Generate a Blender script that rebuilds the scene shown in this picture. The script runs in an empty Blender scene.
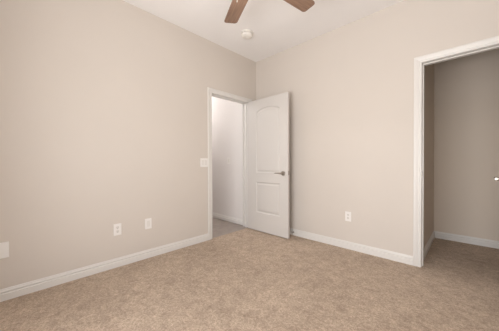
import bpy, bmesh, math, random
from mathutils import Vector, Matrix
random.seed(7)
PI = math.pi
S = bpy.context.scene
COL = S.collection

# ------------------------------------------------------------------ camera
cam_d = bpy.data.cameras.new('camera'); cam = bpy.data.objects.new('camera', cam_d); COL.objects.link(cam)
CAM_POS = (2.5933, -2.8479, 1.0547)
YAW, PITCH, ROLL, FOCAL_PX = 0.7685, -0.0108, -0.0039, 228.968
_f = Vector((-math.sin(YAW) * math.cos(PITCH), math.cos(YAW) * math.cos(PITCH), math.sin(PITCH)))
_r0 = Vector((math.cos(YAW), math.sin(YAW), 0)); _u0 = _r0.cross(_f)
_r = _r0 * math.cos(ROLL) + _u0 * math.sin(ROLL); _u = -_r0 * math.sin(ROLL) + _u0 * math.cos(ROLL)
cam.matrix_world = Matrix(((_r.x, _u.x, -_f.x, CAM_POS[0]), (_r.y, _u.y, -_f.y, CAM_POS[1]), (_r.z, _u.z, -_f.z, CAM_POS[2]), (0, 0, 0, 1)))
cam_d.sensor_fit = 'HORIZONTAL'; cam_d.sensor_width = 36; cam_d.lens = 36 * FOCAL_PX / 499
cam_d.clip_start = 0.02
S.camera = cam

# ------------------------------------------------------------------ world, light, exposure
S.view_settings.view_transform = 'Standard'; S.view_settings.look = 'None'
S.view_settings.gamma = 1; S.view_settings.use_curve_mapping = False
S.view_settings.exposure = -0.90
W = bpy.data.worlds.new('world'); S.world = W; W.use_nodes = True
wn = W.node_tree.nodes; wl = W.node_tree.links; wn.clear()
wo = wn.new('ShaderNodeOutputWorld'); wb = wn.new('ShaderNodeBackground'); sk = wn.new('ShaderNodeTexSky')
sk.sky_type = 'NISHITA'; sk.sun_disc = False; sk.sun_elevation = math.radians(50); sk.sun_rotation = math.radians(200)
wb.inputs['Strength'].default_value = 0.25
wl.new(sk.outputs[0], wb.inputs[0]); wl.new(wb.outputs[0], wo.inputs[0])

def area_light(name, loc, rot, sx, sy, power, col):
    d = bpy.data.lights.new(name, 'AREA'); d.shape = 'RECTANGLE'; d.size = sx; d.size_y = sy; d.energy = power; d.color = col
    o = bpy.data.objects.new(name, d); COL.objects.link(o); o.location = loc; o.rotation_euler = rot
    return o
WINF = (1.12, 2.90, 0.20, 2.10)       # window in the wall behind the camera: x0, x1, z0, z1
area_light('sky_light_through_window', ((WINF[0] + WINF[1]) / 2, -3.54, (WINF[2] + WINF[3]) / 2), (PI / 2 + math.radians(0), 0, 0), WINF[1] - WINF[0], WINF[3] - WINF[2], 70, (0.965, 0.985, 1.0))
area_light('upward_fill_light', ((WINF[0] + WINF[1]) / 2, -4.05, 0.75), (PI / 2 + math.radians(48), 0, 0), 2.4, 0.9, 200, (0.98, 0.985, 1.0))  # added fill aimed up through the window to brighten ceiling and upper walls
FAN_LIGHT_POWER = 11
HALL_FILL_POWER = 62

# ------------------------------------------------------------------ materials
def srgb(r, g, b):
    f = lambda c: (c / 255 / 12.92) if c / 255 <= 0.04045 else ((c / 255 + 0.055) / 1.055) ** 2.4
    return (f(r), f(g), f(b), 1)

def mat(name, col, rough=0.5, metal=0.0, spec=0.5):
    m = bpy.data.materials.new(name); m.use_nodes = True
    b = m.node_tree.nodes['Principled BSDF']
    b.inputs['Base Color'].default_value = col; b.inputs['Roughness'].default_value = rough; b.inputs['Metallic'].default_value = metal
    b.inputs['Specular IOR Level'].default_value = spec
    return m

def noise_col(m, c1, c2, scale, detail=3, lo=0.35, hi=0.65, bump=0.0, bscale=None, dist=0.002):
    nt = m.node_tree; n = nt.nodes; l = nt.links; b = n['Principled BSDF']
    tc = n.new('ShaderNodeTexCoord'); nz = n.new('ShaderNodeTexNoise'); nz.inputs['Scale'].default_value = scale; nz.inputs['Detail'].default_value = detail
    l.new(tc.outputs['Object'], nz.inputs['Vector'])
    r = n.new('ShaderNodeValToRGB'); r.color_ramp.elements[0].position = lo; r.color_ramp.elements[1].position = hi
    r.color_ramp.elements[0].color = c1; r.color_ramp.elements[1].color = c2
    l.new(nz.outputs['Fac'], r.inputs[0]); l.new(r.outputs[0], b.inputs['Base Color'])
    if bump:
        z2 = n.new('ShaderNodeTexNoise'); z2.inputs['Scale'].default_value = bscale; z2.inputs['Detail'].default_value = 2
        l.new(tc.outputs['Object'], z2.inputs['Vector'])
        bp = n.new('ShaderNodeBump'); bp.inputs['Strength'].default_value = bump; bp.inputs['Distance'].default_value = dist
        l.new(z2.outputs['Fac'], bp.inputs['Height']); l.new(bp.outputs[0], b.inputs['Normal'])
    return m

M = {}
def paint(name, rgb, bump=0.25):
    c = srgb(*rgb); d = tuple(x * 0.985 for x in c[:3]) + (1,)
    return noise_col(mat(name, c, 0.75, spec=0.25), d, c, 2.0, bump=bump, bscale=110, dist=0.0015)
M['wall'] = paint('beige wall paint', (214, 205, 196))
M['ceiling'] = paint('white ceiling paint', (246, 243, 241))
M['hall_wall'] = paint('hall wall paint', (232, 227, 224))
M['closet_wall_lifted'] = paint('wall paint lifted for closet', (222, 209, 195))  # room wall paint, warmed and lightened in colour to lift the closet's shade
M['trim'] = mat('white trim paint', srgb(225, 221, 216), 0.38)
M['door'] = mat('white door paint', srgb(212, 207, 202), 0.42)
M['plate'] = mat('white plastic plate', srgb(238, 234, 230), 0.35)
M['socket'] = mat('white plastic socket', srgb(228, 223, 217), 0.4)
M['slot'] = mat('dark slot', srgb(40, 36, 33), 0.6)
M['nickel'] = mat('satin nickel', srgb(172, 165, 156), 0.32, 1.0)
M['plastic'] = mat('white detector plastic', srgb(236, 231, 224), 0.45)
M['bronze'] = mat('brushed nickel fan housing', srgb(176, 168, 158), 0.35, 1.0)
M['rubber'] = mat('white rubber tip', srgb(235, 232, 228), 0.6)

def carpet():
    m = mat('tan cut pile carpet', srgb(170, 140, 116), 1.0, spec=0.05)
    nt = m.node_tree; n = nt.nodes; l = nt.links; b = n['Principled BSDF']
    b.inputs['Sheen Weight'].default_value = 0.15
    tc = n.new('ShaderNodeTexCoord')
    def nz(scale, det, dist=0.0, rough=0.5):
        z = n.new('ShaderNodeTexNoise'); z.inputs['Scale'].default_value = scale; z.inputs['Detail'].default_value = det
        z.inputs['Distortion'].default_value = dist; z.inputs['Roughness'].default_value = rough
        l.new(tc.outputs['Object'], z.inputs['Vector']); return z
    def ramp(src, p0, p1, c0, c1):
        r = n.new('ShaderNodeValToRGB'); r.color_ramp.elements[0].position = p0; r.color_ramp.elements[1].position = p1
        r.color_ramp.elements[0].color = c0; r.color_ramp.elements[1].color = c1
        l.new(src.outputs['Fac'], r.inputs[0]); return r
    a = ramp(nz(13, 6, 0.5, 0.8), 0.32, 0.68, srgb(203, 180, 158), srgb(252, 229, 205))
    c = ramp(nz(58, 5, 0.3, 0.85), 0.36, 0.62, (0.45, 0.43, 0.41, 1), (1.0, 1.0, 1.0, 1))
    e = ramp(nz(230, 2), 0.34, 0.66, (0.52, 0.50, 0.48, 1), (1.0, 1.0, 1.0, 1))
    def mul(x, y, f=1.0):
        k = n.new('ShaderNodeMix'); k.data_type = 'RGBA'; k.blend_type = 'MULTIPLY'; k.inputs['Factor'].default_value = f
        l.new(x, k.inputs[6]); l.new(y, k.inputs[7]); return k.outputs[2]
    g = ramp(nz(2.6, 3, 0.6), 0.35, 0.65, (0.87, 0.86, 0.85, 1), (1.0, 1.0, 1.0, 1))
    o = mul(mul(mul(a.outputs[0], c.outputs[0], 0.80), e.outputs[0], 0.75), g.outputs[0])
    l.new(o, b.inputs['Base Color'])
    h = nz(170, 3)
    bp = n.new('ShaderNodeBump'); bp.inputs['Strength'].default_value = 0.7; bp.inputs['Distance'].default_value = 0.008
    l.new(h.outputs['Fac'], bp.inputs['Height']); l.new(bp.outputs[0], b.inputs['Normal'])
    return m
M['carpet'] = carpet()

def tile():
    m = mat('grey floor tile', srgb(150, 140, 134), 0.45)
    nt = m.node_tree; n = nt.nodes; l = nt.links; b = n['Principled BSDF']
    tc = n.new('ShaderNodeTexCoord'); br = n.new('ShaderNodeTexBrick'); br.offset = 0.0
    br.inputs['Scale'].default_value = 1.0; br.inputs['Brick Width'].default_value = 0.45; br.inputs['Row Height'].default_value = 0.45
    br.inputs['Mortar Size'].default_value = 0.004
    br.inputs['Color1'].default_value = srgb(168, 156, 147); br.inputs['Color2'].default_value = srgb(160, 149, 141); br.inputs['Mortar'].default_value = srgb(150, 139, 130)
    l.new(tc.outputs['Object'], br.inputs['Vector'])
    z = n.new('ShaderNodeTexNoise'); z.inputs['Scale'].default_value = 9; z.inputs['Detail'].default_value = 4
    l.new(tc.outputs['Object'], z.inputs['Vector'])
    r = n.new('ShaderNodeValToRGB'); r.color_ramp.elements[0].position = 0.3; r.color_ramp.elements[0].color = (0.82, 0.81, 0.80, 1)
    r.color_ramp.elements[1].position = 0.7
    l.new(z.outputs['Fac'], r.inputs[0])
    k = n.new('ShaderNodeMix'); k.data_type = 'RGBA'; k.blend_type = 'MULTIPLY'; k.inputs['Factor'].default_value = 1
    l.new(br.outputs[0], k.inputs[6]); l.new(r.outputs[0], k.inputs[7]); l.new(k.outputs[2], b.inputs['Base Color'])
    return m
M['tile'] = tile()

def wood():
    m = mat('medium brown fan blade wood', srgb(150, 112, 88), 0.45)
    nt = m.node_tree; n = nt.nodes; l = nt.links; b = n['Principled BSDF']
    tc = n.new('ShaderNodeTexCoord'); mp = n.new('ShaderNodeMapping'); mp.inputs['Scale'].default_value = (3, 40, 40)
    z = n.new('ShaderNodeTexNoise'); z.inputs['Scale'].default_value = 1.6; z.inputs['Detail'].default_value = 5; z.inputs['Distortion'].default_value = 0.6
    l.new(tc.outputs['Object'], mp.inputs['Vector']); l.new(mp.outputs[0], z.inputs['Vector'])
    r = n.new('ShaderNodeValToRGB'); r.color_ramp.elements[0].position = 0.3; r.color_ramp.elements[1].position = 0.72
    r.color_ramp.elements[0].color = srgb(118, 90, 72); r.color_ramp.elements[1].color = srgb(150, 120, 100)
    l.new(z.outputs['Fac'], r.inputs[0]); l.new(r.outputs[0], b.inputs['Base Color'])
    return m
M['wood'] = wood()

def glass_mat():
    m = bpy.data.materials.new('clear window glass'); m.use_nodes = True
    nt = m.node_tree; n = nt.nodes; l = nt.links; n.clear()
    o = n.new('ShaderNodeOutputMaterial'); t = n.new('ShaderNodeBsdfTransparent'); g = n.new('ShaderNodeBsdfGlossy'); g.inputs['Roughness'].default_value = 0.02
    x = n.new('ShaderNodeMixShader'); x.inputs[0].default_value = 0.06
    l.new(t.outputs[0], x.inputs[1]); l.new(g.outputs[0], x.inputs[2]); l.new(x.outputs[0], o.inputs[0])
    return m
M['glass'] = glass_mat()

def lamp_mat(name, strength, col):
    m = mat(name, (0.9, 0.88, 0.84, 1), 0.4)
    b = m.node_tree.nodes['Principled BSDF']; b.inputs['Emission Color'].default_value = col; b.inputs['Emission Strength'].default_value = strength
    return m
M['bowl'] = lamp_mat('frosted lit glass bowl', 3.0, (1, 0.93, 0.84, 1))

# ------------------------------------------------------------------ helpers
def obj(name, bm, m, parent=None, smooth=False, loc=None, rot=None):
    me = bpy.data.meshes.new(name)
    bmesh.ops.recalc_face_normals(bm, faces=bm.faces[:])
    bm.to_mesh(me); bm.free()
    me.materials.append(m)
    if smooth:
        me.set_sharp_from_angle(angle=math.radians(35)) if hasattr(me, 'set_sharp_from_angle') else None
        for p in me.polygons: p.use_smooth = True
    o = bpy.data.objects.new(name, me); COL.objects.link(o)
    if parent: o.parent = parent
    if loc: o.location = loc
    if rot: o.rotation_euler = rot
    return o

def tag(o, label, cat, group=None, kind=None):
    o['label'] = label; o['category'] = cat
    if group: o['group'] = group
    if kind: o['kind'] = kind
    return o

def empty(name, loc, rotz=0):
    o = bpy.data.objects.new(name, None); COL.objects.link(o); o.location = loc; o.rotation_euler = (0, 0, rotz)
    o.empty_display_size = 0.05
    return o

def add_box(bm, x0, x1, y0, y1, z0, z1, bevel=0.0):
    r = bmesh.ops.create_cube(bm, size=1.0, matrix=Matrix.Translation(((x0 + x1) / 2, (y0 + y1) / 2, (z0 + z1) / 2)) @ Matrix.Diagonal((abs(x1 - x0), abs(y1 - y0), abs(z1 - z0), 1)))
    if bevel:
        ed = list({e for v in r['verts'] for e in v.link_edges})
        bmesh.ops.bevel(bm, geom=ed, offset=bevel, segments=2, affect='EDGES', profile=0.5)
def box(*a, **k):
    bm = bmesh.new(); add_box(bm, *a, **k); return bm

def lathe(pts, seg=32, mtx=Matrix.Identity(4)):
    """closed revolved shape from (radius, z) pairs"""
    bm = bmesh.new(); rings = []
    for r, z in pts:
        if r < 1e-6: rings.append([bm.verts.new(mtx @ Vector((0, 0, z)))])
        else: rings.append([bm.verts.new(mtx @ Vector((r * math.cos(2 * PI * i / seg), r * math.sin(2 * PI * i / seg), z))) for i in range(seg)])
    for a, b in zip(rings, rings[1:]):
        for i in range(seg):
            j = (i + 1) % seg
            if len(a) == 1: bm.faces.new((a[0], b[j], b[i]))
            elif len(b) == 1: bm.faces.new((a[i], a[j], b[0]))
            else: bm.faces.new((a[i], a[j], b[j], b[i]))
    for ring in (rings[0], rings[-1]):
        if len(ring) > 1: bm.faces.new(ring)
    return bm

def tube(pts, rad, seg=12):
    """rounded bar through points"""
    bm = bmesh.new(); rings = []; n = len(pts); P = [Vector(p) for p in pts]
    rads = rad if isinstance(rad, (list, tuple)) else [rad] * n
    up = Vector((0, 0, 1)) if abs((P[-1] - P[0]).normalized().z) < 0.9 else Vector((1, 0, 0))
    for i, p in enumerate(P):
        t = (P[min(i + 1, n - 1)] - P[max(i - 1, 0)]).normalized(); a = t.cross(up).normalized(); b = a.cross(t)
        rings.append([bm.verts.new(p + (a * math.cos(2 * PI * k / seg) + b * math.sin(2 * PI * k / seg)) * rads[i]) for k in range(seg)])
    for a, b in zip(rings, rings[1:]):
        for k in range(seg): bm.faces.new((a[k], a[(k + 1) % seg], b[(k + 1) % seg], b[k]))
    bm.faces.new(rings[0]); bm.faces.new(rings[-1])
    return bm

def plate_mesh(outer, holes, t0, t1, to3):
    """flat polygon with holes given thickness; to3(u, v, t) maps into space"""
    bm = bmesh.new(); loops = []
    for poly in [outer] + holes:
        vs = [bm.verts.new((u, v, 0)) for u, v in poly]
        loops.append([bm.edges.new((vs[i], vs[(i + 1) % len(vs)])) for i in range(len(vs))])
    bmesh.ops.triangle_fill(bm, use_beauty=True, use_dissolve=False, edges=[e for L in loops for e in L])
    r = bmesh.ops.extrude_face_region(bm, geom=bm.faces[:])
    for g in r['geom']:
        if isinstance(g, bmesh.types.BMVert): g.co.z = 1
    for v in bm.verts: v.co = Vector(to3(v.co.x, v.co.y, t1 if v.co.z > 0.5 else t0))
    return bm

def sweep(profile, path_fn, n):
    """profile points swept over n stations, closed profile, capped ends; path_fn(k, d, t) gives the point"""
    bm = bmesh.new()
    rings = [[bm.verts.new(path_fn(k, d, t)) for d, t in profile] for k in range(n)]
    m = len(profile)
    for a, b in zip(rings, rings[1:]):
        for i in range(m): bm.faces.new((a[i], a[(i + 1) % m], b[(i + 1) % m], b[i]))
    bm.faces.new(rings[0]); bm.faces.new(rings[-1])
    return bm

def struct(name, bm, m, label, cat, **k):
    return tag(obj(name, bm, m, **k), label, cat, kind='structure')

# ------------------------------------------------------------------ dimensions
H = 2.74; T = 0.115
RX, RY = 3.02, -3.36                     # room: x 0..RX, y RY..0
DY0, DY1, DZ = -0.927, -0.180, 2.033     # doorway in the left wall
CX0, CX1, CZ = 2.233, 2.850, 2.053       # closet doorway in the back wall
CY = 1.26                                # closet rear wall
CXR = 3.10                               # closet far side
HY = -0.135                              # hall wall
HX, HY0 = -1.9, -3.36

# ------------------------------------------------------------------ shell
struct('floor', plate_mesh([(-0.012, RY - T), (RX + T, RY - T), (RX + T, 0), (CXR, 0), (CXR, CY), (CX0 - 0.013, CY), (CX0 - 0.013, 0), (-0.012, 0)], [], -0.06, 0, lambda u, v, t: (u, v, t)), M['carpet'],
       'tan cut pile carpet covering the bedroom and closet floor', 'floor')
struct('floor_hall', box(HX - T, -0.012, HY0, HY + 0.05, -0.06, -0.006), M['tile'], 'grey tile floor of the hallway beyond the open door', 'floor')
struct('ceiling', box(-T, RX + T, RY - T, T, H, H + 0.1), M['ceiling'], 'smooth off-white ceiling above the bedroom', 'ceiling')
struct('ceiling_hall', box(HX - T, -T, HY0 - T, HY + 0.1, H, H + 0.1), M['ceiling'], 'off-white ceiling above the hallway', 'ceiling')
struct('ceiling_closet', box(CX0 - 2 * T, CXR + T, T, CY + T, H, H + 0.1), M['ceiling'], 'off-white ceiling above the walk-in closet', 'ceiling')
struct('wall_left', plate_mesh([(RY - T, 0), (DY0, 0), (DY0, DZ), (DY1, DZ), (DY1, 0), (0, 0), (0, H), (RY - T, H)], [], -T, 0, lambda u, v, t: (t, u, v)), M['wall'],
       'long beige wall with the hallway doorway near its corner', 'wall')
struct('wall_back', plate_mesh([(-T, 0), (CX0, 0), (CX0, CZ), (CX1, CZ), (CX1, 0), (CXR + T, 0), (CXR + T, H), (-T, H)], [], 0, T, lambda u, v, t: (u, t, v)), M['wall'],
       'beige wall with the closet doorway and one outlet', 'wall')
struct('wall_right', plate_mesh([(RY - T, 0), (0, 0), (0, H), (RY - T, H)], [], RX, RX + T, lambda u, v, t: (t, u, v)), M['wall'],
       'plain beige wall beside the camera', 'wall')
struct('wall_front', plate_mesh([(0, 0), (RX, 0), (RX, H), (0, H)], [[(WINF[0], WINF[2]), (WINF[1], WINF[2]), (WINF[1], WINF[3]), (WINF[0], WINF[3])]], RY - T, RY, lambda u, v, t: (u, t, v)), M['wall'],
       'beige wall behind the camera holding a window', 'wall')
struct('wall_closet_left', box(CX0 - 0.013 - T, CX0 - 0.013, T, CY + T, 0, H), M['closet_wall_lifted'], 'narrow side wall of the closet next to the jamb', 'wall')
struct('wall_closet_back', box(CX0 - 0.013, CXR, CY, CY + T, 0, H), M['closet_wall_lifted'], 'shaded taupe rear wall inside the closet', 'wall')
struct('wall_closet_right', box(CXR, CXR + T, T, CY + T, 0, H), M['closet_wall_lifted'], 'far side wall of the closet out of view', 'wall')
struct('wall_hall_end', box(HX - T, -T, HY, HY + T, 0, H), M['hall_wall'], 'pale hallway wall seen through the open doorway', 'wall')
struct('wall_hall_side', box(HX - T, HX, HY0, HY, 0, H), M['hall_wall'], 'pale hallway side wall hidden past the doorway', 'wall')
struct('wall_hall_rear', box(HX - T, -T, HY0 - T, HY0, 0, H), M['hall_wall'], 'pale hallway wall at its unseen end', 'wall')

# baseboards: (height, thickness) profile
BASE = [(0, 0), (0, 0.0155), (0.052, 0.0155), (0.055, 0.0095), (0.061, 0.0085), (0.066, 0.0125), (0.073, 0.0125), (0.078, 0.0075), (0.087, 0.0055), (0.091, 0.004), (0.091, 0)]
def baseboard(name, a, b, nrm, label, m0=0, m1=0):
    """a, b: ends on the wall face; nrm: into the room; m0/m1 = +1 mitre shortens with thickness at that end"""
    a = Vector((*a, 0)); b = Vector((*b, 0)); n = Vector((*nrm, 0)); d = (b - a).normalized()
    pf = lambda k, h, t: (a + d * (m0 * t) if k == 0 else b - d * (m1 * t)) + n * t + Vector((0, 0, h))
    return struct(name, sweep(BASE, pf, 2), M['trim'], label, 'baseboard')
CW = 0.060
baseboard('baseboard_left', (0, RY), (0, DY0 - CW), (1, 0), 'white stepped baseboard along the long beige wall up to the doorway', 1, 0)
baseboard('baseboard_corner', (0, DY1 + CW), (0, 0), (1, 0), 'short white baseboard between the doorway and the corner, behind the open door', 0, 1)
baseboard('baseboard_back', (0, 0), (CX0 - CW, 0), (0, -1), 'white baseboard between the open door and the closet casing', 1, 0)
baseboard('baseboard_back_end', (CX1 + CW, 0), (RX, 0), (0, -1), 'short white baseboard past the closet doorway', 0, 1)
baseboard('baseboard_right', (RX, RY), (RX, 0), (-1, 0), 'white baseboard along the wall beside the camera', 1, 1)
baseboard('baseboard_front', (0, RY), (RX, RY), (0, 1), 'white baseboard along the wall behind the camera', 1, 1)
baseboard('baseboard_closet_left', (CX0 - 0.013, T), (CX0 - 0.013, CY), (1, 0), 'white baseboard running into the closet along its side wall', 0, 1)
baseboard('baseboard_closet_back', (CX0 - 0.013, CY), (CXR, CY), (0, -1), 'white baseboard in shade along the closet rear wall', 1, 1)
baseboard('baseboard_closet_right', (CXR, T), (CXR, CY), (-1, 0), 'white baseboard on the unseen side wall of the closet', 0, 1)
baseboard('baseboard_hall_end', (HX, HY), (-T - 0.018, HY), (0, -1), 'white baseboard above grey tile in the hallway', 0, 0)

# casings: (distance out from the opening, thickness)
CASE = [(-0.004, 0), (-0.004, 0.009), (0.004, 0.010), (0.010, 0.0115), (0.014, 0.009), (0.020, 0.009), (0.034, 0.0135), (0.046, 0.0160), (0.054, 0.0165), (0.058, 0.0150), (0.060, 0.011), (0.060, 0)]
def casing(name, lo, hi, top, to3, m, parent=None):
    st = [(lo, 0, -1, 0), (lo, top, -1, 1), (hi, top, 1, 1), (hi, 0, 1, 0)]
    pf = lambda k, d, t: to3(st[k][0] + st[k][2] * d, st[k][1] + st[k][3] * d, t)
    return obj(name, sweep(CASE, pf, 4), m, parent)
def jamb(name, lo, hi, top, to3, m, parent=None):
    """U-shaped lining of the opening with a stop strip; to3(u, z, t), t = depth into the wall"""
    bm = plate_mesh([(lo, 0), (lo + 0.006, 0), (lo + 0.006, top - 0.006), (hi - 0.006, top - 0.006), (hi - 0.006, 0), (hi, 0), (hi, top), (lo, top)], [], 0.0, T, to3)
    return obj(name, bm, m, parent)
def stop(name, lo, hi, top, t0, t1, to3, m, parent=None):
    w = 0.006 + 0.011
    return obj(name, plate_mesh([(lo + 0.006, 0), (lo + w, 0), (lo + w, top - w), (hi - w, top - w), (hi - w, 0), (hi - 0.006, 0), (hi - 0.006, top - 0.006), (lo + 0.006, top - 0.006)], [], t0, t1, to3), m, parent)

t1 = tag(empty('trim_1', (0, 0, 0)), 'white casing and jamb framing the doorway to the hallway', 'door frame', kind='structure')
casing('casing', DY0, DY1, DZ, lambda u, z, t: (t, u, z), M['trim'], t1)
casing('hall_casing', DY0, DY1 - 0.016, DZ, lambda u, z, t: (-T - t, u, z), M['trim'], t1)
jamb('jamb', DY0, DY1, DZ, lambda u, z, t: (-t, u, z), M['trim'], t1)
stop('stop_strip', DY0, DY1, DZ, 0.040, 0.075, lambda u, z, t: (-t, u, z), M['trim'], t1)
t2 = tag(empty('trim_2', (CX0, 0, 0)), 'white casing and jamb framing the dim closet doorway', 'door frame', kind='structure')
L2 = lambda f: (lambda u, z, t: (f(u, z, t)[0] - CX0, f(u, z, t)[1], f(u, z, t)[2]))
casing('casing', CX0, CX1, CZ, L2(lambda u, z, t: (u, -t, z)), M['trim'], t2)
jamb('jamb', CX0, CX1, CZ, L2(lambda u, z, t: (u, t, z)), M['trim'], t2)
stop('stop_strip', CX0, CX1, CZ, 0.040, 0.075, L2(lambda u, z, t: (u, t, z)), M['trim'], t2)
sp = box(0.006, 0.0082, -0.016, 0.034, 0.915, 0.965); o = obj('strike_plate', sp, M['nickel'], t2); o['label'] = 'satin nickel strike plate'

# window behind the camera (out of the picture, lets the daylight in)
def window(name, lo, hi, z0, z1, to3, label):
    w = tag(empty(name, to3((lo + hi) / 2, z0, 0)), label, 'window', kind='structure'); c = Vector(w.location)
    loc = lambda u, v, t: Vector(to3(u, v, t)) - c
    f = 0.045
    mid = (z0 + z1) / 2
    obj('window_frame', plate_mesh([(lo, z0), (hi, z0), (hi, z1), (lo, z1)], [[(lo + f, z0 + f), (hi - f, z0 + f), (hi - f, mid - 0.02), (lo + f, mid - 0.02)], [(lo + f, mid + 0.02), (hi - f, mid + 0.02), (hi - f, z1 - f), (lo + f, z1 - f)]], 0.05, 0.10, loc), M['trim'], w)
    obj('lower_pane', plate_mesh([(lo + f, z0 + f), (hi - f, z0 + f), (hi - f, mid - 0.02), (lo + f, mid - 0.02)], [], 0.072, 0.077, loc), M['glass'], w)
    obj('upper_pane', plate_mesh([(lo + f, mid + 0.02), (hi - f, mid + 0.02), (hi - f, z1 - f), (lo + f, z1 - f)], [], 0.072, 0.077, loc), M['glass'], w)
    obj('window_sill', plate_mesh([(lo - 0.03, z0 - 0.02), (hi + 0.03, z0 - 0.02), (hi + 0.03, z0), (lo - 0.03, z0)], [], -0.03, 0.0, loc), M['trim'], w)
window('window_1', WINF[0], WINF[1], WINF[2], WINF[3], lambda u, v, t: (u, RY - t, v), 'white framed window in the wall behind the camera')

# ------------------------------------------------------------------ doors
def arch_poly(x0, x1, z0, zs, rise, n=16):
    """rectangle whose top edge is a shallow arch springing at zs with flat shoulders"""
    pts = [(x0, z0), (x1, z0), (x1, zs)]
    if rise > 0:
        for i in range(1, n):
            a = i / n; x = x1 + (x0 - x1) * a
            pts.append((x, zs + rise * math.sin(PI * a) ** 0.85))
    pts.append((x0, zs)); return pts
def inset(poly, d):
    n = len(poly); out = []
    for i in range(n):
        p0 = Vector(poly[i - 1]); p = Vector(poly[i]); p1 = Vector(poly[(i + 1) % n])
        e0 = (p - p0).normalized(); e1 = (p1 - p).normalized()
        n0 = Vector((-e0.y, e0.x)); n1 = Vector((-e1.y, e1.x)); b = (n0 + n1).normalized()
        out.append(tuple(p + b * (d / max(0.4, b.dot(n0)))))
    return out
def door_leaf(w, h, th, polys):
    """moulded panel door, hinge edge at u=0; both faces carry the mouldings; local x = along the leaf, y = thickness"""
    bm = bmesh.new(); outer = [(0, 0), (w, 0), (w, h), (0, h)]; rims = []
    for side in (0, 1):
        y = lambda dep: (dep if side == 0 else th - dep)
        loops = []; keep = []
        for poly in [outer] + polys:
            vs = [bm.verts.new((u, y(0), v)) for u, v in poly]; keep.append(vs)
            loops += [bm.edges.new((vs[i], vs[(i + 1) % len(vs)])) for i in range(len(vs))]
        bmesh.ops.triangle_fill(bm, use_beauty=True, edges=loops, normal=(0, -1 if side == 0 else 1, 0))
        rims.append(keep[0])
        for vs, poly in zip(keep[1:], polys):
            prev = vs
            for d, dep in ((0.006, 0.0055), (0.013, 0.0085), (0.022, 0.0085), (0.040, 0.0025), (0.044, 0.002)):
                cur = [bm.verts.new((u, y(dep), v)) for u, v in inset(poly, d)]
                for i in range(len(cur)):
                    j = (i + 1) % len(cur); bm.faces.new((prev[i], prev[j], cur[j], cur[i]))
                prev = cur
            bm.faces.new(prev)
    a, b = rims
    for i in range(4):
        j = (i + 1) % 4; bm.faces.new((a[i], a[j], b[j], b[i]))
    return bm
def lever(parent, x, z, y, sgn, point):
    """lever set on the face at y; sgn = outward direction along y; point = direction of the lever along x"""
    root = obj('handle', lathe([(0, 0), (0.032, 0), (0.034, 0.003), (0.033, 0.008), (0.024, 0.010), (0.013, 0.012), (0.0115, 0.040), (0.012, 0.046), (0.008, 0.050), (0, 0.051)], 28,
               Matrix.Translation((x, y, z)) @ Matrix.Rotation(PI / 2 * sgn * -1, 4, 'X') @ Matrix.Identity(4)), M['nickel'], parent, smooth=True)
    root['label'] = 'satin nickel lever handle'
    obj('lever', tube([(x - point * 0.012, y + sgn * 0.051, z), (x, y + sgn * 0.052, z), (x + point * 0.03, y + sgn * 0.054, z + 0.001), (x + point * 0.07, y + sgn * 0.055, z + 0.004), (x + point * 0.10, y + sgn * 0.053, z + 0.003), (x + point * 0.116, y + sgn * 0.050, z)],
        [0.008, 0.0115, 0.010, 0.0085, 0.0075, 0.005], 14), M['nickel'], root, smooth=True)
def hinges(parent, th_face):
    for z in (0.22, 1.02, 1.82):
        o = obj('hinge', tube([(-0.004, th_face, z - 0.045), (-0.004, th_face, z + 0.045)], 0.006, 10), M['nickel'], parent, smooth=True); o['label'] = 'satin nickel hinge'

DW, DH, DT = 0.765, 2.013, 0.035
polys = [arch_poly(0.178, 0.628, 0.895, 1.828, 0.052), arch_poly(0.178, 0.628, 0.282, 0.751, 0)]
d1 = tag(empty('door_1', (0.026, -0.227, 0.012)), 'white two-panel arched door standing open in front of the beige corner wall', 'door', kind='structure')
obj('leaf', door_leaf(DW, DH, DT, polys), M['door'], d1)
lever(d1, 0.688, 0.896, 0.0, -1, -1); lever(d1, 0.688, 0.896, DT, 1, -1)
o = obj('latch_plate', box(DW - 0.0005, DW + 0.0015, 0.006, 0.029, 0.875, 0.932), M['nickel'], d1); o['label'] = 'satin nickel latch plate'
hinges(d1, DT + 0.005)

CDW = 0.604
LEAN = math.radians(4.5)
d2 = tag(empty('door_2', (CX1 - 0.038, -0.020, 0.012), -PI / 2 - LEAN), 'white closet door swung open beside the closet doorway, mostly out of frame', 'door', kind='structure')
obj('leaf', door_leaf(CDW, DH, DT, [arch_poly(0.125, CDW - 0.125, 0.895, 1.820, 0.055), arch_poly(0.125, CDW - 0.125, 0.278, 0.752, 0)]), M['door'], d2)
lever(d2, CDW - 0.060, 0.928, 0.0, -1, -1); lever(d2, CDW - 0.060, 0.928, DT, 1, -1)
hinges(d2, DT + 0.005)

# ------------------------------------------------------------------ door stop on the baseboard
ds = tag(empty('door_stop', (0.742, -0.0135, 0.045)), 'small spring door stop with white tip on the baseboard behind the open door', 'door stop')
RX90 = Matrix.Rotation(PI / 2, 4, 'X')
obj('base', lathe([(0, 0), (0.012, 0), (0.012, 0.004), (0.007, 0.008), (0, 0.008)], 16, RX90), M['nickel'], ds, smooth=True)
bm = bmesh.new(); prof = []
for i in range(34): prof.append((0.0048 + 0.0012 * (i % 2), 0.006 + i * 0.0018))
obj('spring', lathe([(0, 0.006)] + prof + [(0, 0.068)], 14, RX90), M['nickel'], ds)
obj('tip', lathe([(0, 0.064), (0.0085, 0.065), (0.0092, 0.072), (0.0085, 0.079), (0, 0.080)], 16, RX90), M['rubber'], ds, smooth=True)

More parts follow.
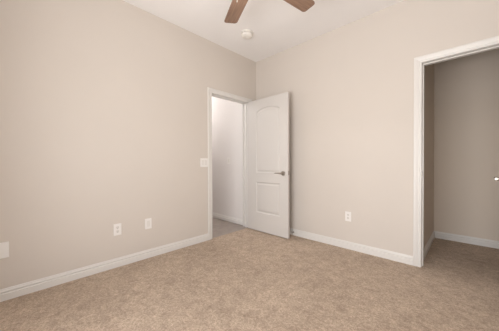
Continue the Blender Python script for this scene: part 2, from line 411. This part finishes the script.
# ------------------------------------------------------------------ wall plates; local +x along wall, -y out of the wall
def rounded_plate(w, h, t=0.006):
    bm = bmesh.new(); add_box(bm, -w / 2, w / 2, -t, 0, -h / 2, h / 2, bevel=0.0022); return bm
def outlet(loc, rotz, label):
    e = tag(empty('wall_outlet', loc, rotz), label, 'electrical outlet', 'electrical outlets low on the walls')
    obj('cover_plate', rounded_plate(0.072, 0.117), M['plate'], e)
    for s in (-1, 1):
        zc = s * 0.0195
        bm = bmesh.new(); n = 20; pts = []
        for i in range(n):
            a = 2 * PI * i / n; pts.append((max(-0.0145, min(0.0145, 0.0175 * math.cos(a))), zc + 0.0150 * math.sin(a)))
        k = obj('socket', plate_mesh(pts, [], 0.0055, 0.0075, lambda u, v, t: (u, -t, v)), M['socket'], e)
        bm = bmesh.new()
        add_box(bm, -0.0075, -0.0055, -0.0079, -0.0070, zc - 0.001, zc + 0.008); add_box(bm, 0.0050, 0.0070, -0.0079, -0.0070, zc, zc + 0.007); add_box(bm, -0.0025, 0.0025, -0.0079, -0.0070, zc - 0.0105, zc - 0.006)
        obj('slots', bm, M['slot'], k)
    o = obj('screw', lathe([(0, 0.0055), (0.003, 0.0055), (0.0028, 0.0068), (0, 0.007)], 12, RX90), M['socket'], e)
    return e
def rocker_plate(name, loc, rotz, gangs, label, cat):
    e = tag(empty(name, loc, rotz), label, cat)
    obj('cover_plate', rounded_plate(0.072 + 0.046 * (gangs - 1), 0.117), M['plate'], e)
    for g in range(gangs):
        xc = (g - (gangs - 1) / 2) * 0.046
        bm = bmesh.new(); prof = [(-0.033, 0.005), (-0.033, 0.0062), (0.0, 0.0085), (0.033, 0.0105), (0.033, 0.005)]
        r0 = [bm.verts.new((xc - 0.0165, -t, z)) for z, t in prof]; r1 = [bm.verts.new((xc + 0.0165, -t, z)) for z, t in prof]
        for i in range(5): bm.faces.new((r0[i], r0[(i + 1) % 5], r1[(i + 1) % 5], r1[i]))
        bm.faces.new(r0); bm.faces.new(r1)
        obj('rocker', bm, M['socket'], e)
    return e
WL = PI / 2          # facing +x on the left wall
outlet((0, -2.110, 0.382), WL, 'white two-socket outlet low on the long wall, beside the socketless single plate')
outlet((1.518, 0, 0.397), 0, 'white two-socket outlet alone on the wall between open door and closet')
# data plate
e = tag(empty('wall_plate', (0, -1.800, 0.382), WL), 'white single wall plate without sockets, low on the long wall nearest the doorway', 'wall plate')
obj('cover_plate', rounded_plate(0.072, 0.117), M['plate'], e)
obj('insert', box(-0.0165, 0.0165, -0.0072, -0.0055, -0.033, 0.033), M['socket'], e)
# double plate near the frame's edge
e = tag(empty('wall_plate', (0, -2.933, 0.389), WL), 'plain white double-width cover plate low on the long wall, cut by the frame edge', 'wall plate')
obj('cover_plate', rounded_plate(0.118, 0.122), M['plate'], e)
for sx in (-0.023, 0.023):
    for sz in (-0.042, 0.042):
        obj('screw', lathe([(0, 0.0055), (0.003, 0.0055), (0.0028, 0.0068), (0, 0.007)], 12, Matrix.Translation((sx, 0, sz)) @ RX90), M['plate'], e)
rocker_plate('light_switch', (0, -1.050, 1.063), WL, 2, 'white double rocker light switch on the long wall beside the door casing', 'light switch')
rocker_plate('light_switch', (-0.545, HY, 1.098), 0, 1, 'white single light switch on the hallway wall through the doorway', 'light switch')

# ------------------------------------------------------------------ smoke detector
sd = tag(empty('smoke_detector', (0.500, -0.718, H)), 'round white smoke detector on the ceiling near the corner', 'smoke detector')
obj('base', lathe([(0, 0), (0.070, 0), (0.070, -0.010), (0.066, -0.013), (0, -0.013)], 40), M['plastic'], sd, smooth=True)
obj('vent_ring', lathe([(0, -0.012), (0.056, -0.012), (0.056, -0.022), (0, -0.022)], 40), M['socket'], sd, smooth=True)
obj('cover', lathe([(0, -0.021), (0.063, -0.021), (0.064, -0.027), (0.057, -0.038), (0.044, -0.045), (0.022, -0.048), (0, -0.048)], 40), M['plastic'], sd, smooth=True)
obj('test_button', lathe([(0, -0.046), (0.010, -0.046), (0.010, -0.051), (0.007, -0.0525), (0, -0.0525)], 20), M['socket'], sd, smooth=True)

sd.scale = (1.15, 1.15, 1.25)

# ------------------------------------------------------------------ ceiling fan
FC = (1.466, -1.636); ZB = 2.43; FR = 0.648
fan = tag(empty('ceiling_fan', (FC[0], FC[1], H)), 'five-blade ceiling fan with brown wooden blades and a lit glass bowl', 'ceiling fan')
dz = lambda z: z - H
obj('canopy', lathe([(0, 0), (0.065, 0), (0.068, -0.012), (0.058, -0.045), (0.030, -0.070), (0, -0.070)], 36), M['bronze'], fan, smooth=True)
obj('downrod', lathe([(0, -0.06), (0.0125, -0.06), (0.0125, -0.20), (0, -0.20)], 20), M['bronze'], fan, smooth=True)
obj('motor_housing', lathe([(0, -0.185), (0.035, -0.19), (0.085, -0.205), (0.105, -0.235), (0.108, -0.290), (0.095, -0.325), (0.060, -0.345), (0, -0.345)], 40), M['bronze'], fan, smooth=True)
obj('switch_housing', lathe([(0, -0.340), (0.050, -0.340), (0.052, -0.375), (0.075, -0.382), (0.075, -0.392), (0, -0.392)], 32), M['bronze'], fan, smooth=True)
bowl = obj('light_bowl', lathe([(0, -0.388), (0.072, -0.388), (0.112, -0.395), (0.115, -0.408), (0.100, -0.432), (0.068, -0.450), (0.030, -0.458), (0, -0.459)], 40), M['bowl'], fan, smooth=True)
def blade_poly():
    w0, w1, L = 0.070, 0.066, FR; pts = [(0.175, -w0), (0.175, w0)]
    pts = [(0.175, -w0 * 0.95), (L - 0.045, -w1)]
    for i in range(1, 6): a = -PI / 2 + i * PI / 12; pts.append((L - 0.030 + 0.030 * math.cos(a) - 0.004, -w1 + 0.030 + 0.030 * math.sin(a)))
    for i in range(1, 6): a = i * PI / 12; pts.append((L - 0.030 + 0.030 * math.cos(a) - 0.004, w1 - 0.030 + 0.030 * math.sin(a)))
    pts += [(L - 0.045, w1), (0.175, w0 * 0.95)]
    return pts
bl = plate_mesh(blade_poly(), [], -0.003, 0.003, lambda u, v, t: (u, v, t))
iron = bmesh.new()
add_box(iron, 0.085, 0.200, -0.012, 0.012, 0.003, 0.009); add_box(iron, 0.185, 0.270, -0.030, 0.030, 0.003, 0.007)
b0 = obj('blade', bl, M['wood'], fan); i0 = obj('blade_iron', iron, M['bronze'], b0)
A0 = math.radians(153.6)
for k in range(5):
    b = b0 if k == 0 else b0.copy()
    if k:
        COL.objects.link(b); c = i0.copy(); COL.objects.link(c); c.parent = b
    b.parent = fan; b.location = (0, 0, dz(ZB)); b.rotation_euler = (math.radians(-7), 0, A0 - k * 2 * PI / 5)
    b.rotation_mode = 'XYZ'
for (px, py, zend) in ((-0.020, -0.052, 2.19), (0.040, -0.040, 2.18)):
    bm = tube([(px, py, dz(2.375)), (px * 1.9, py * 1.9, dz(2.34)), (px * 2.3, py * 2.3, dz(2.28)), (px * 2.3, py * 2.3, dz(zend))], 0.0016, 6)
    ch = obj('pull_chain', bm, M['bronze'], fan)
    obj('pull_fob', lathe([(0, dz(zend)), (0.003, dz(zend)), (0.0045, dz(zend) - 0.012), (0.003, dz(zend) - 0.022), (0, dz(zend) - 0.023)], 12, Matrix.Translation((px * 2.3, py * 2.3, 0))), M['bronze'], ch, smooth=True)
ld = bpy.data.lights.new('fan_lamp', 'POINT'); ld.energy = FAN_LIGHT_POWER; ld.shadow_soft_size = 0.09; ld.color = (1.0, 0.95, 0.89)
lo = bpy.data.objects.new('fan_lamp', ld); COL.objects.link(lo); lo.location = (FC[0], FC[1], 2.16)

# ------------------------------------------------------------------ added fill light that brightens the hall (beyond the doorway, unseen)
hl = tag(empty('hall_fill_light', (-1.50, -0.95, H)), 'round flush fill light added to brighten the hallway, out of view', 'ceiling light')
obj('base', lathe([(0, 0), (0.15, 0), (0.15, -0.02), (0, -0.02)], 32), M['bronze'], hl, smooth=True)
obj('diffuser', lathe([(0, -0.018), (0.14, -0.02), (0.13, -0.05), (0.08, -0.075), (0, -0.085)], 32), M['bowl'], hl, smooth=True)
hd = bpy.data.lights.new('hall_fill_lamp', 'POINT'); hd.energy = HALL_FILL_POWER; hd.shadow_soft_size = 0.12; hd.color = (1.0, 0.98, 0.97)
ho = bpy.data.objects.new('hall_fill_lamp', hd); COL.objects.link(ho); ho.location = (-1.50, -0.95, 2.5)
